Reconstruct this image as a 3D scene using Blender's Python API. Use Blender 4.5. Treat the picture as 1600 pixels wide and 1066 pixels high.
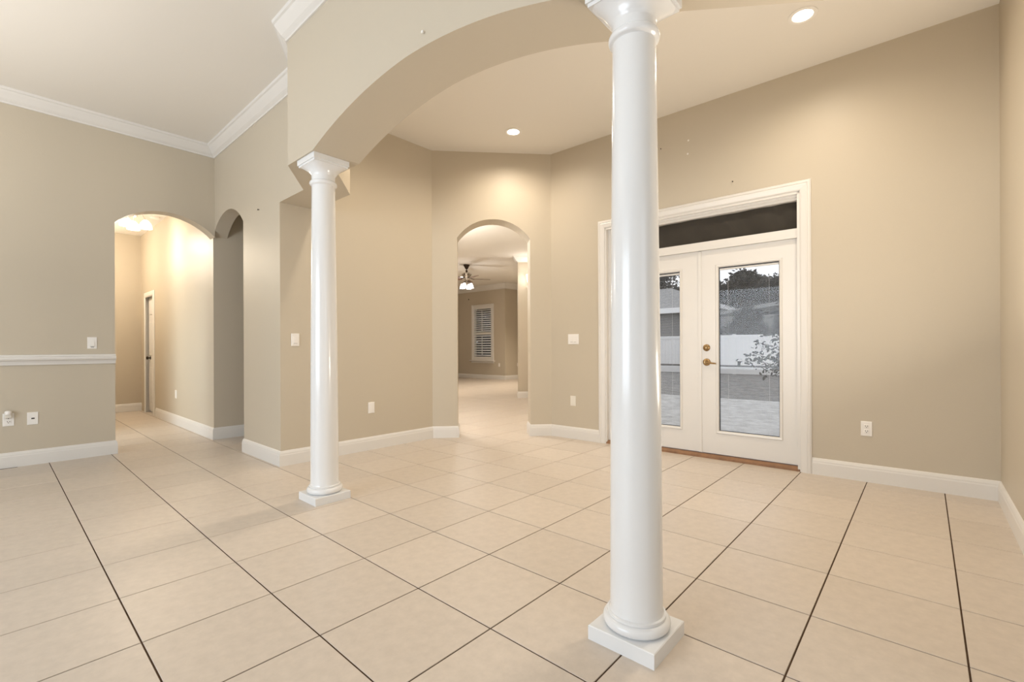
import bpy, bmesh, math, random
from mathutils import Matrix, Vector
random.seed(7)
PI = math.pi
for o in list(bpy.data.objects):
    bpy.data.objects.remove(o)
S = bpy.context.scene
COL = S.collection

# ------------------------------------------------------------------ camera
CAM_H = 1.0875
cam_d = bpy.data.cameras.new('camera')
cam = bpy.data.objects.new('camera', cam_d)
COL.objects.link(cam)
cam_d.sensor_width = 36.0
cam_d.lens = 723.94 / 1600 * 36
cam_d.shift_x = -1.93 / 1600
cam_d.shift_y = 10.6 / 1600
cam_d.clip_start = 0.05
YAW = math.radians(48.4115)
cam.matrix_world = (Matrix.Translation((0, 0, CAM_H)) @ Matrix.Rotation(-YAW, 4, 'Z')
                    @ Matrix.Rotation(PI / 2, 4, 'X') @ Matrix.Rotation(-0.0043, 4, 'Z'))
S.camera = cam

# ------------------------------------------------------------------ view, world, large lights
S.view_settings.view_transform = 'Standard'
S.view_settings.look = 'None'
S.view_settings.gamma = 1.0
S.view_settings.exposure = -0.10
S.view_settings.use_curve_mapping = False
W = bpy.data.worlds.new('world')
S.world = W
W.use_nodes = True
bg = W.node_tree.nodes['Background']
bg.inputs[0].default_value = (0.93, 0.96, 1.0, 1)
bg.inputs[1].default_value = 1.35


def area(name, loc, direction, sx, sy, power, color, spread=180):
    l = bpy.data.lights.new(name, 'AREA')
    l.shape = 'RECTANGLE'
    l.size, l.size_y, l.energy, l.color = sx, sy, power, color
    l.spread = math.radians(spread)
    o = bpy.data.objects.new(name, l)
    COL.objects.link(o)
    o.location = loc
    o.rotation_euler = Vector(direction).to_track_quat('-Z', 'Y').to_euler()
    return o


def point(name, loc, power, color, r=0.06, parent=None):
    l = bpy.data.lights.new(name, 'POINT')
    l.energy, l.color, l.shadow_soft_size = power, color, r
    o = bpy.data.objects.new(name, l)
    COL.objects.link(o)
    o.location = loc
    if parent:
        o.parent = parent
    return o


WARM = (1.0, 0.87, 0.70)
SOFT = (1.0, 0.95, 0.88)
# daylight through the living room windows behind the camera and through the front hall window
area('window_daylight', (-3.72, 2.5, 1.55), (1, 0, 0), 3.4, 2.1, 165, (0.78, 0.89, 1.0))
area('window_daylight_right', (0.3, -2.32, 1.55), (0, 1, 0), 1.6, 2.1, 9, (0.92, 0.96, 1.0))
area('hall_daylight', (-0.75, 6.98, 1.15), (1, 0.42, -0.12), 0.7, 2.0, 19, (0.84, 0.95, 1.0), 95)
# added fill behind the camera, like flash bounced off the living room ceiling
area('bounce_fill', (-1.6, 4.5, 1.8), (0, 0, 1), 0.9, 0.9, 44, SOFT)
area('bounce_fill', (-1.2, -1.0, 1.8), (0, 0, 1), 0.9, 0.9, 19, SOFT)
# third added fill, right of the frame, to brighten the dining room ceiling
area('bounce_fill', (2.9, -0.1, 0.9), (0.0, 0.65, 1), 0.5, 0.5, 30, (1.0, 0.90, 0.76))
DOWN_POWER = 80


# ------------------------------------------------------------------ materials
def mat(name, col, rough=0.5, spec=0.5, var=0.0, vscale=4.0, bump=0.0, bscale=200.0, metal=0.0,
        obj_var=0.0, emit=None, estr=0.0, coat=0.0):
    m = bpy.data.materials.new(name)
    m.use_nodes = True
    nt = m.node_tree
    b = nt.nodes['Principled BSDF']
    b.inputs['Roughness'].default_value = rough
    b.inputs['Metallic'].default_value = metal
    b.inputs['Specular IOR Level'].default_value = spec
    b.inputs['Coat Weight'].default_value = coat
    b.inputs['Coat Roughness'].default_value = 0.08
    c4 = (*col, 1)
    b.inputs['Base Color'].default_value = c4
    tc = nt.nodes.new('ShaderNodeTexCoord')
    src = None
    if var > 0:
        n = nt.nodes.new('ShaderNodeTexNoise')
        n.inputs['Scale'].default_value = vscale
        n.inputs['Detail'].default_value = 6
        n.inputs['Roughness'].default_value = 0.65
        nt.links.new(tc.outputs['Object'], n.inputs['Vector'])
        r = nt.nodes.new('ShaderNodeValToRGB')
        r.color_ramp.elements[0].position = 0.3
        r.color_ramp.elements[1].position = 0.7
        r.color_ramp.elements[0].color = (*[x * (1 - var) for x in col], 1)
        r.color_ramp.elements[1].color = (*[min(1, x * (1 + var)) for x in col], 1)
        nt.links.new(n.outputs['Fac'], r.inputs['Fac'])
        src = r.outputs['Color']
    if obj_var > 0:
        oi = nt.nodes.new('ShaderNodeObjectInfo')
        mr = nt.nodes.new('ShaderNodeMapRange')
        mr.inputs['To Min'].default_value = 1 - obj_var
        mr.inputs['To Max'].default_value = 1 + obj_var
        nt.links.new(oi.outputs['Random'], mr.inputs['Value'])
        h = nt.nodes.new('ShaderNodeHueSaturation')
        if src:
            nt.links.new(src, h.inputs['Color'])
        else:
            h.inputs['Color'].default_value = c4
        nt.links.new(mr.outputs['Result'], h.inputs['Value'])
        src = h.outputs['Color']
    if src:
        nt.links.new(src, b.inputs['Base Color'])
    if bump > 0:
        n2 = nt.nodes.new('ShaderNodeTexNoise')
        n2.inputs['Scale'].default_value = bscale
        n2.inputs['Detail'].default_value = 3
        nt.links.new(tc.outputs['Object'], n2.inputs['Vector'])
        bp = nt.nodes.new('ShaderNodeBump')
        bp.inputs['Strength'].default_value = bump
        bp.inputs['Distance'].default_value = 0.002
        nt.links.new(n2.outputs['Fac'], bp.inputs['Height'])
        nt.links.new(bp.outputs['Normal'], b.inputs['Normal'])
    if emit:
        b.inputs['Emission Color'].default_value = (*emit, 1)
        b.inputs['Emission Strength'].default_value = estr
    return m


def glass_mat(name, tint=(1, 1, 1), refl=0.06):
    m = bpy.data.materials.new(name)
    m.use_nodes = True
    nt = m.node_tree
    nt.nodes.clear()
    out = nt.nodes.new('ShaderNodeOutputMaterial')
    mix = nt.nodes.new('ShaderNodeMixShader')
    tr = nt.nodes.new('ShaderNodeBsdfTransparent')
    gl = nt.nodes.new('ShaderNodeBsdfGlossy')
    lw = nt.nodes.new('ShaderNodeLayerWeight')
    lw.inputs['Blend'].default_value = 0.12
    mu = nt.nodes.new('ShaderNodeMath')
    mu.operation = 'MULTIPLY_ADD'
    mu.inputs[1].default_value = 0.22
    mu.inputs[2].default_value = refl * 0.1
    tr.inputs[0].default_value = (*tint, 1)
    gl.inputs['Roughness'].default_value = 0.02
    nt.links.new(lw.outputs['Fresnel'], mu.inputs[0])
    nt.links.new(mu.outputs[0], mix.inputs[0])
    nt.links.new(tr.outputs[0], mix.inputs[1])
    nt.links.new(gl.outputs[0], mix.inputs[2])
    nt.links.new(mix.outputs[0], out.inputs[0])
    return m


M = {}
M['wall'] = mat('taupe_wall_paint', (0.56, 0.495, 0.395), 0.45, 0.35, bump=0.22, bscale=90)
M['ceiling'] = mat('ceiling_paint', (0.82, 0.785, 0.73), 0.8, 0.2, bump=0.1, bscale=60)
M['trim'] = mat('white_trim_paint', (0.75, 0.725, 0.69), 0.32, 0.5)
M['door'] = mat('white_door_paint', (0.75, 0.725, 0.69), 0.35, 0.5, bump=0.03, bscale=150)
M['hall_door'] = mat('white_hall_door_paint', (0.75, 0.725, 0.69), 0.75, 0.2)
M['column'] = mat('white_column_gloss', (0.78, 0.785, 0.79), 0.22, 0.5, coat=0.25)
M['plate'] = mat('white_plastic', (0.86, 0.83, 0.79), 0.3, 0.5)
M['almond'] = mat('almond_plastic', (0.80, 0.76, 0.68), 0.35, 0.5)
M['dark'] = mat('dark_slot', (0.03, 0.025, 0.02), 0.6)
M['grout'] = mat('brown_grout', (0.075, 0.046, 0.029), 0.9, 0.1, var=0.3, vscale=8)
M['tile'] = mat('beige_ceramic_tile', (0.595, 0.52, 0.445), 0.36, 0.35, var=0.065, vscale=20.0, bump=0.05, bscale=35,
                obj_var=0.035)
M['brass'] = mat('antique_brass', (0.37, 0.25, 0.125), 0.32, 0.5, metal=1.0, var=0.35, vscale=60)
M['bronze'] = mat('dark_bronze', (0.05, 0.035, 0.025), 0.4, 0.5, metal=0.7)
M['nickel'] = mat('brushed_nickel', (0.6, 0.56, 0.5), 0.3, 0.5, metal=1.0)
M['sill'] = mat('oak_threshold', (0.27, 0.145, 0.075), 0.45, 0.4, var=0.25, vscale=12)
M['cloth'] = mat('black_cloth', (0.05, 0.044, 0.037), 0.9, 0.2, var=0.3, vscale=3)
M['gasket'] = mat('dark_gasket', (0.05, 0.05, 0.05), 0.6)
M['slat'] = mat('white_aluminium_slat', (0.75, 0.76, 0.78), 0.5)
M['orange'] = mat('orange_brown_plastic', (0.45, 0.17, 0.05), 0.5)
M['glass'] = glass_mat('clear_glass')
M['lens'] = mat('lit_lens', (1, 1, 1), 0.5, emit=(1.0, 0.93, 0.80), estr=14)
M['shade'] = mat('lit_frosted_glass', (1, 0.97, 0.9), 0.4, emit=(1.0, 0.90, 0.74), estr=2.3)
M['shade_far'] = mat('lit_frosted_glass_far', (1, 0.97, 0.95), 0.4, emit=(1.0, 0.95, 0.9), estr=2.6)
M['blade'] = mat('fan_blade_wood', (0.14, 0.075, 0.045), 0.5, var=0.2, vscale=10)
M['paver'] = mat('grey_paver', (0.43, 0.43, 0.43), 0.85, 0.2, var=0.35, vscale=5, bump=0.6, bscale=9)
M['ground'] = mat('grey_mulch', (0.17, 0.17, 0.17), 0.95, 0.1, var=0.5, vscale=6)
M['vinyl'] = mat('white_vinyl_fence', (0.86, 0.86, 0.87), 0.5)
M['leaf'] = mat('grey_foliage', (0.085, 0.087, 0.085), 0.9, 0.05, var=0.5, vscale=2)
M['leaf_dark'] = mat('dark_foliage', (0.05, 0.052, 0.05), 0.9, 0.05, var=0.4, vscale=3)
M['bark'] = mat('grey_bark', (0.16, 0.15, 0.145), 0.9, 0.1, var=0.3, vscale=10)
M['stucco'] = mat('grey_stucco', (0.25, 0.25, 0.25), 0.9, 0.1, bump=0.2, bscale=20)
M['shingle'] = mat('light_grey_roof', (0.27, 0.27, 0.27), 0.9, 0.1, var=0.2, vscale=6)
M['rail'] = mat('dark_bronze_rail', (0.06, 0.06, 0.06), 0.5)


# ------------------------------------------------------------------ mesh helpers
class MB:
    def __init__(self):
        self.v, self.f = [], []

    def add(self, vs, fs):
        b = len(self.v)
        self.v += [tuple(p) for p in vs]
        self.f += [tuple(b + i for i in f) for f in fs]
        return self

    def box(self, x0, x1, y0, y1, z0, z1, fr=None):
        vs = [(x, y, z) for z in (z0, z1) for y in (y0, y1) for x in (x0, x1)]
        if fr:
            vs = [fr(p) for p in vs]
        return self.add(vs, [(0, 2, 3, 1), (4, 5, 7, 6), (0, 1, 5, 4), (2, 6, 7, 3), (0, 4, 6, 2), (1, 3, 7, 5)])

    def bbox(self, x0, x1, y0, y1, z0, z1, c, fr=None):
        """box whose z1 face is chamfered by c"""
        vs = [(x0, y0, z0), (x1, y0, z0), (x1, y1, z0), (x0, y1, z0),
              (x0, y0, z1 - c), (x1, y0, z1 - c), (x1, y1, z1 - c), (x0, y1, z1 - c),
              (x0 + c, y0 + c, z1), (x1 - c, y0 + c, z1), (x1 - c, y1 - c, z1), (x0 + c, y1 - c, z1)]
        if fr:
            vs = [fr(p) for p in vs]
        fs = [(3, 2, 1, 0), (8, 9, 10, 11)]
        for a in range(4):
            b = (a + 1) % 4
            fs += [(a, b, 4 + b, 4 + a), (4 + a, 4 + b, 8 + b, 8 + a)]
        return self.add(vs, fs)

    def prism(self, pts, vec):
        n = len(pts)
        vec = Vector(vec)
        a = [Vector(p) for p in pts]
        vs = a + [p + vec for p in a]
        fs = [tuple(range(n - 1, -1, -1)), tuple(range(n, 2 * n))]
        fs += [(i, (i + 1) % n, n + (i + 1) % n, n + i) for i in range(n)]
        return self.add(vs, fs)

    def lathe(self, prof, n=32, fr=None, cap=True):
        vs, fs = [], []
        for r, z in prof:
            for k in range(n):
                a = 2 * PI * k / n
                vs.append((r * math.cos(a), r * math.sin(a), z))
        for i in range(len(prof) - 1):
            for k in range(n):
                k2 = (k + 1) % n
                fs.append((i * n + k, i * n + k2, (i + 1) * n + k2, (i + 1) * n + k))
        if cap:
            fs.append(tuple(range(n - 1, -1, -1)))
            t = (len(prof) - 1) * n
            fs.append(tuple(range(t, t + n)))
        if fr:
            vs = [fr(p) for p in vs]
        return self.add(vs, fs)

    def tube(self, pts, r, n=8):
        pts = [Vector(p) for p in pts]
        rs = r if isinstance(r, (list, tuple)) else [r] * len(pts)
        vs, fs = [], []
        for i, p in enumerate(pts):
            d = (pts[min(i + 1, len(pts) - 1)] - pts[max(i - 1, 0)]).normalized()
            up = Vector((0, 0, 1)) if abs(d.z) < 0.95 else Vector((1, 0, 0))
            a = d.cross(up).normalized()
            b = a.cross(d)
            for k in range(n):
                t = 2 * PI * k / n
                vs.append(p + (a * math.cos(t) + b * math.sin(t)) * rs[i])
        for i in range(len(pts) - 1):
            for k in range(n):
                k2 = (k + 1) % n
                fs.append((i * n + k, i * n + k2, (i + 1) * n + k2, (i + 1) * n + k))
        fs.append(tuple(range(n)))
        t = (len(pts) - 1) * n
        fs.append(tuple(range(t + n - 1, t - 1, -1)))
        return self.add(vs, fs)

    def build(self, name, m, parent=None, smooth=False, recalc=True, kind=None, loc=None):
        me = bpy.data.meshes.new(name)
        me.from_pydata(self.v, [], self.f)
        if recalc:
            bm = bmesh.new()
            bm.from_mesh(me)
            bmesh.ops.recalc_face_normals(bm, faces=bm.faces)
            bm.to_mesh(me)
            bm.free()
        me.materials.append(m)
        if smooth:
            for p in me.polygons:
                p.use_smooth = True
            try:
                me.set_sharp_from_angle(angle=math.radians(40))
            except Exception:
                pass
        o = bpy.data.objects.new(name, me)
        COL.objects.link(o)
        if parent:
            o.parent = parent
        if loc is not None:
            o.location = loc
        if kind:
            o['kind'] = kind
        return o


def tag(o, label, cat, group=None):
    o['label'], o['category'] = label, cat
    if group:
        o['group'] = group
    return o


def thing(name, label, cat, loc=(0, 0, 0), group=None, rotz=0.0):
    o = bpy.data.objects.new(name, None)
    o.empty_display_size = 0.05
    COL.objects.link(o)
    o.location = loc
    o.rotation_euler = (0, 0, rotz)
    return tag(o, label, cat, group)


def struct(name):
    o = bpy.data.objects.new(name, None)
    o.empty_display_size = 0.05
    COL.objects.link(o)
    o['kind'] = 'structure'
    return o


def clone(o, parent=None):
    c = o.copy()
    COL.objects.link(c)
    if parent:
        c.parent = parent
    for ch in list(o.children):
        clone(ch, c)
    return c


def sweep(mb, path, prof, N, side=1, closed=False):
    """sweep prof [(p,q)] along a polyline lying in the plane with normal N; p runs sideways (mitred), q along N"""
    N = Vector(N)
    P = [Vector(p) for p in path]
    n = len(P)
    rings = []
    for i in range(n):
        if closed:
            d0 = (P[i] - P[i - 1]).normalized()
            d1 = (P[(i + 1) % n] - P[i]).normalized()
        else:
            d0 = (P[i] - P[i - 1]).normalized() if i > 0 else (P[1] - P[0]).normalized()
            d1 = (P[i + 1] - P[i]).normalized() if i < n - 1 else d0
        s0, s1 = N.cross(d0) * side, N.cross(d1) * side
        m = (s0 + s1)
        m = m / max(0.2, m.dot(s0))
        rings.append([P[i] + m * p + N * q for p, q in prof])
    k = len(prof)
    vs = [v for r in rings for v in r]
    fs = []
    segs = n if closed else n - 1
    for i in range(segs):
        j = (i + 1) % n
        for a in range(k):
            b = (a + 1) % k
            fs.append((i * k + a, i * k + b, j * k + b, j * k + a))
    if not closed:
        fs.append(tuple(range(k - 1, -1, -1)))
        fs.append(tuple(range((n - 1) * k, n * k)))
    mb.add(vs, fs)
    return mb


def arc_pts(s0, s1, spring, rise, n=20):
    w = (s1 - s0) / 2
    R = (w * w + rise * rise) / (2 * rise)
    cz = spring + rise - R
    a = math.asin(w / R)
    c = (s0 + s1) / 2
    return [(c + R * math.sin(-a + 2 * a * k / n), cz + R * math.cos(-a + 2 * a * k / n)) for k in range(n + 1)]


def wall_panel(name, P0, P1, n, thick, H, openings=(), z0=0.0, m='wall', parent=None):
    """wall from P0 to P1, extruded by thick along n; openings (s0, s1, spring, rise) reach the floor"""
    P0, P1 = Vector((*P0, 0)), Vector((*P1, 0))
    L = (P1 - P0).length
    d = (P1 - P0) / L
    out = []
    if not (openings and openings[0][0] <= 1e-6):
        out.append((0, z0))
    for s0, s1, sp, rise in sorted(openings):
        if s0 > 1e-6:
            out.append((s0, z0))
        out += arc_pts(s0, s1, sp, rise) if rise > 0 else [(s0, sp), (s1, sp)]
        if s1 < L - 1e-6:
            out.append((s1, z0))
    if not (openings and openings[-1][1] >= L - 1e-6):
        out.append((L, z0))
    out += [(L, H), (0, H)]
    pts = [P0 + d * s + Vector((0, 0, z)) for s, z in out]
    mb = MB().prism(pts, Vector((*n, 0)) * thick)
    o = mb.build(name, M[m], parent)
    if not parent:
        o['kind'] = 'structure'
    return o


def slab(name, pts, z0, z1, m):
    o = MB().prism([(x, y, z0) for x, y in pts], (0, 0, z1 - z0)).build(name, M[m])
    o['kind'] = 'structure'
    return o


# ------------------------------------------------------------------ plan (metres, camera over the origin)
CEIL = 3.48
YL = 6.325                       # left wall face
XB = 1.775                       # hall wall face
YC = 4.455                       # dining back wall face
R0 = Vector((4.682, -0.398, 0))   # right dining corner
L0 = Vector((4.605, 3.456, 0))   # dining corner by the diagonal wall
CD = Vector((3.545, 4.455, 0))   # corner back wall / diagonal wall
Ld = (L0 - R0).normalized()
Dn = Vector((Ld.y, -Ld.x, 0))    # outward normal of the garden wall
Gd = (L0 - CD).normalized()
Gn = Vector((-Gd.y, Gd.x, 0))    # outward normal of the diagonal wall
DIAG_S0 = 0.302
DIAG_S1 = 1.196
DIAG_T = 0.27


def dw(s, dep, z):
    """garden wall frame: s along the wall from just outside the right corner, dep outward, z up"""
    return R0 + Ld * (s - 0.022) + Dn * dep + Vector((0, 0, z))


# walls of the two rooms
wall_panel('wall_left', (-3.6, YL), (XB, YL), (0, 1), 0.17, CEIL, [(4.46, 5.375, 2.42, 0.20)])
wall_hall_openings = [(5.39 - YC, 6.39 - YC, 2.44, 0.22), (9.40 - YC, 10.15 - YC, 2.06, 0)]
wall_panel('wall_hall', (XB, YC), (XB, 10.42), (1, 0), 0.15, CEIL, wall_hall_openings)
wall_panel('wall_back', (XB + 0.15, YC), (CD.x, CD.y), (0, 1), 0.15, CEIL)
wall_panel('wall_diagonal', (CD.x, CD.y), (L0.x, L0.y), (Gn.x, Gn.y), DIAG_T, CEIL, [(DIAG_S0, DIAG_S1, 2.43, 0.235)])
DOOR_A, DOOR_B, DOOR_H = 1.225, 3.125, 2.44
wall_panel('wall_garden', (R0.x, R0.y), (L0.x, L0.y), (Dn.x, Dn.y), 0.15, CEIL, [(DOOR_A - 0.022, DOOR_B - 0.022, DOOR_H, 0)])
wall_panel('wall_right', (XB, -0.398), (R0.x, R0.y), (0, -1), 0.15, CEIL)
wall_panel('wall_right', (XB, -2.2), (XB, -0.398), (1, 0), 0.15, CEIL)
# unseen living room walls behind the camera, with their windows
mb = MB()
mb.box(-3.75, -3.6, -2.2, 0.8, 0, CEIL).box(-3.75, -3.6, 4.2, YL, 0, CEIL)
mb.box(-3.75, -3.6, 0.8, 4.2, 0, 0.5).box(-3.75, -3.6, 0.8, 4.2, 2.6, CEIL)
mb.build('wall_front', M['wall'])['kind'] = 'structure'
mb = MB()
mb.box(-3.6, -0.5, -2.35, -2.2, 0, CEIL).box(1.1, XB, -2.35, -2.2, 0, CEIL)
mb.box(-0.5, 1.1, -2.35, -2.2, 0, 0.5).box(-0.5, 1.1, -2.35, -2.2, 2.6, CEIL)
mb.build('wall_side', M['wall'])['kind'] = 'structure'
# hall
wall_panel('wall_hall', (0.25, 10.42), (XB + 0.15, 10.42), (0, 1), 0.12, 3.1)
mb = MB()
mb.box(0.15, 0.25, YL + 0.17, 6.75, 0, 3.1).box(0.15, 0.25, 7.6, 10.42, 0, 3.1).box(0.15, 0.25, 6.75, 7.6, 2.1, 3.1)
mb.box(0.15, 0.25, 6.75, 7.6, 0, 0.05)
mb.build('wall_entry', M['wall'])['kind'] = 'structure'
# side passage off the living room
wall_panel('wall_passage', (XB + 0.15, 6.39), (3.3, 6.39), (0, 1), 0.1, 2.8)
wall_panel('wall_passage', (XB + 0.15, 5.39), (3.3, 5.39), (0, -1), 0.1, 2.8)
wall_panel('wall_passage', (3.3, 5.29), (3.3, 6.49), (1, 0), 0.08, 2.8)
# family room beyond the diagonal arch
FX, FY = 11.6, 10.66
wall_panel('wall_family', (4.78, 3.52), (12.8, 9.6), (0.604, -0.797), 0.12, 3.6)
mb = MB()
WIN = (11.27, 12.22, 0.70, 2.56)
mb.box(FX, FX + 0.15, FY, WIN[0], 0, 3.6).box(FX, FX + 0.15, WIN[1], 14.2, 0, 3.6)
mb.box(FX, FX + 0.15, WIN[0], WIN[1], 0, WIN[2]).box(FX, FX + 0.15, WIN[0], WIN[1], WIN[3], 3.6)
mb.build('wall_far', M['wall'])['kind'] = 'structure'
wall_panel('wall_recess', (FX + 0.15, FY), (12.95, FY), (0, 1), 0.12, 3.6)
wall_panel('wall_family', (12.85, 9.5), (12.85, FY), (1, 0), 0.1, 3.6)
wall_panel('wall_family', (3.42, 4.9), (3.42, 14.2), (-1, 0), 0.08, 3.6)
wall_panel('wall_family', (3.34, 14.2), (FX + 0.15, 14.2), (0, 1), 0.1, 3.6)
JA, JB = (7.57, 6.575), (8.22, 5.925)
q = 0.15 / math.sqrt(2)
wall_panel('wall_stub', JA, JB, (0.7071, 0.7071), 0.15, 3.06)

# ceilings
LIV = [(-3.75, -2.35), (XB + 0.15, -2.35), (XB + 0.15, -0.5), (4.8, -0.5), (4.72, 3.42), (3.6, 4.55), (XB + 0.1, 4.55),
       (XB + 0.1, YL + 0.1), (-3.75, YL + 0.1)]
slab('ceiling', LIV, CEIL, CEIL + 0.1, 'ceiling')
slab('ceiling', [(0.15, YL + 0.16), (XB + 0.1, YL + 0.16), (XB + 0.1, 10.5), (0.15, 10.5)], 3.1, 3.18, 'ceiling')
slab('ceiling', [(XB + 0.14, 5.32), (3.36, 5.32), (3.36, 6.45), (XB + 0.14, 6.45)], 2.76, 2.84, 'ceiling')
slab('ceiling', [(3.36, 4.86), (4.95, 3.60), (8.3, 6.0), (3.36, 10.94)], 3.06, 3.4, 'ceiling')
slab('ceiling', [(3.36, 10.94), (8.3, 6.0), (12.95, 9.5), (12.95, 10.75), (11.7, 10.75), (11.7, 14.3), (3.36, 14.3)], 3.28, 3.4,
     'ceiling')

# arched header carried by the two columns, with its angled returns
HB = 2.445
mb = MB()
front = [(3.52, HB)] + [p for p in reversed(arc_pts(0.98, 3.12, HB, 0.185, 28))] + [(0.58, HB)]
back = [(3.41, HB)] + [p for p in reversed(arc_pts(0.98, 3.10, HB, 0.185, 28))] + [(0.71, HB)]
nf = len(front)
XF, XK = 1.462, 1.80
HDROP = 0.040                      # the header runs slightly lower at the near column


def hz(y, z):
    return z - HDROP * min(1.0, max(0.0, (2.05 - y) / 1.2))


front = [(y, hz(y, z)) for y, z in front]
back = [(y, hz(y, z)) for y, z in back]
vs = [(XF, y, z) for y, z in front] + [(XK, y, z) for y, z in back]
vs += [(XF, y, CEIL) for y, z in front] + [(XK, y, CEIL) for y, z in back]
fs = []
for i in range(nf - 1):
    fs.append((i, i + 1, nf + i + 1, nf + i))
    fs.append((i, i + 1, 2 * nf + i + 1, 2 * nf + i))
    fs.append((nf + i, nf + i + 1, 3 * nf + i + 1, 3 * nf + i))
mb.add(vs, fs)
for (fa, fb, fc, ka, kb, kc) in (((1.462, 3.52), (XB, 3.965), (XB, YC), (1.80, 3.41), (2.105, 3.785), (2.105, YC)),
                                 ((1.462, 0.58), (XB, 0.14), (XB, -0.40), (1.80, 0.71), (2.105, 0.285), (2.105, -0.40))):
    ring_f, ring_k = (fa, fb, fc), (ka, kb, kc)
    for i in range(2):
        a, b, c, d = ring_f[i], ring_f[i + 1], ring_k[i + 1], ring_k[i]
        zb = HB if a[1] > 2 else HB - HDROP
        mb.add([(*a, zb), (*b, zb), (*c, zb), (*d, zb)], [(0, 1, 2, 3)])
        mb.add([(*a, zb), (*b, zb), (*b, CEIL), (*a, CEIL)], [(0, 1, 2, 3)])
        mb.add([(*d, zb), (*c, zb), (*c, CEIL), (*d, CEIL)], [(0, 1, 2, 3)])
hd = mb.build('wall_header', M['wall'])
hd['kind'] = 'structure'
bm = bmesh.new()
bm.from_mesh(hd.data)
bmesh.ops.remove_doubles(bm, verts=bm.verts, dist=1e-4)
bmesh.ops.recalc_face_normals(bm, faces=bm.faces)
bm.to_mesh(hd.data)
bm.free()

# ------------------------------------------------------------------ mouldings
BASE = [(0, 0), (0.017, 0), (0.017, 0.098), (0.014, 0.108), (0.014, 0.116), (0.010, 0.128), (0.006, 0.136), (0, 0.140)]
CROWN = [(0, 0), (0.012, 0.0), (0.014, 0.014), (0.028, 0.024), (0.040, 0.034), (0.074, 0.078), (0.084, 0.094), (0.096, 0.100),
         (0.100, 0.122), (0, 0.122)]
RAIL = [(0, 0), (0.014, 0.002), (0.018, 0.022), (0.026, 0.040), (0.044, 0.048), (0.050, 0.062), (0.048, 0.076), (0.026, 0.082),
        (0.022, 0.096), (0, 0.100)]


def moulding(name, path, prof, z, side):
    mb = MB()
    sweep(mb, [(*p, z) for p in path], prof, (0, 0, 1), side)
    o = mb.build(name, M['trim'])
    o['kind'] = 'structure'
    return o


def v2(p):
    return (p.x, p.y)


moulding('trim_1', [(-3.6, YL), (XB, YL), (XB, 3.965), (1.462, 3.52), (1.462, 0.58), (XB, 0.14), (XB, -2.2)], CROWN, CEIL - 0.121, -1)
moulding('trim_2', [(-3.6, YL), (0.862, YL)], RAIL, 0.942, -1)
moulding('baseboard_left', [(-3.6, YL), (0.86, YL), (0.86, YL + 0.17)], BASE, 0, -1)
moulding('baseboard_hall', [(XB, 9.315), (XB, 6.39), (3.3, 6.39)], BASE, 0, -1)
moulding('baseboard_entry', [(0.25, 10.42), (XB, 10.42)], BASE, 0, -1)
gA, gB = CD + Gd * DIAG_S0, CD + Gd * DIAG_S1
moulding('baseboard_back', [(3.2, 5.39), (XB, 5.39), (XB, YC), v2(CD), v2(gA), v2(gA + Gn * DIAG_T)][0:6], BASE, 0, -1)
moulding('baseboard_diagonal', [v2(gB + Gn * DIAG_T), v2(gB), v2(L0), v2(dw(3.198, 0, 0))], BASE, 0, -1)
moulding('baseboard_right', [v2(dw(1.140, 0, 0)), v2(R0), (XB, -0.398), (XB, -2.2)], BASE, 0, -1)
moulding('baseboard_far', [(FX, 14.2), (FX, FY), (12.85, FY)], BASE, 0, -1)
moulding('baseboard_stub', [(JA[0] + q, JA[1] + q), JA, JB], BASE, 0, -1)
FCROWN = [(p * 1.4, q_ * 1.4) for p, q_ in CROWN]
moulding('trim_3', [(FX, 14.2), (FX, FY), (12.85, FY)], FCROWN, 3.28 - 0.1705, -1)
moulding('trim_4', [(JA[0] + q, JA[1] + q), JA, JB], CROWN, 3.06 - 0.121, -1)

# ------------------------------------------------------------------ floor: grout bed and tiles
T, OX, OY = 0.457, -0.0891, 2.1757
fl = slab('floor', [(-3.75, -2.35), (XB + 0.15, -2.35), (XB + 0.15, -0.55), (4.80, -0.55), (4.74, 3.45), (12.9, 9.55), (12.9, 10.75),
                    (11.72, 10.75), (11.72, 14.3), (3.36, 14.3), (3.36, 10.5), (0.15, 10.5), (0.15, YL + 0.1), (-3.75, YL + 0.1)],
          -0.06, -0.0028, 'grout')
G = 0.0029


def tile_mesh(x0, x1, y0, y1):
    return MB().bbox(x0, x1, y0, y1, -0.008, 0.0, 0.0014)


full = tile_mesh(G, T - G, G, T - G).build('tile', M['tile'], fl)
full_me = full.data
bpy.data.objects.remove(full)


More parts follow.
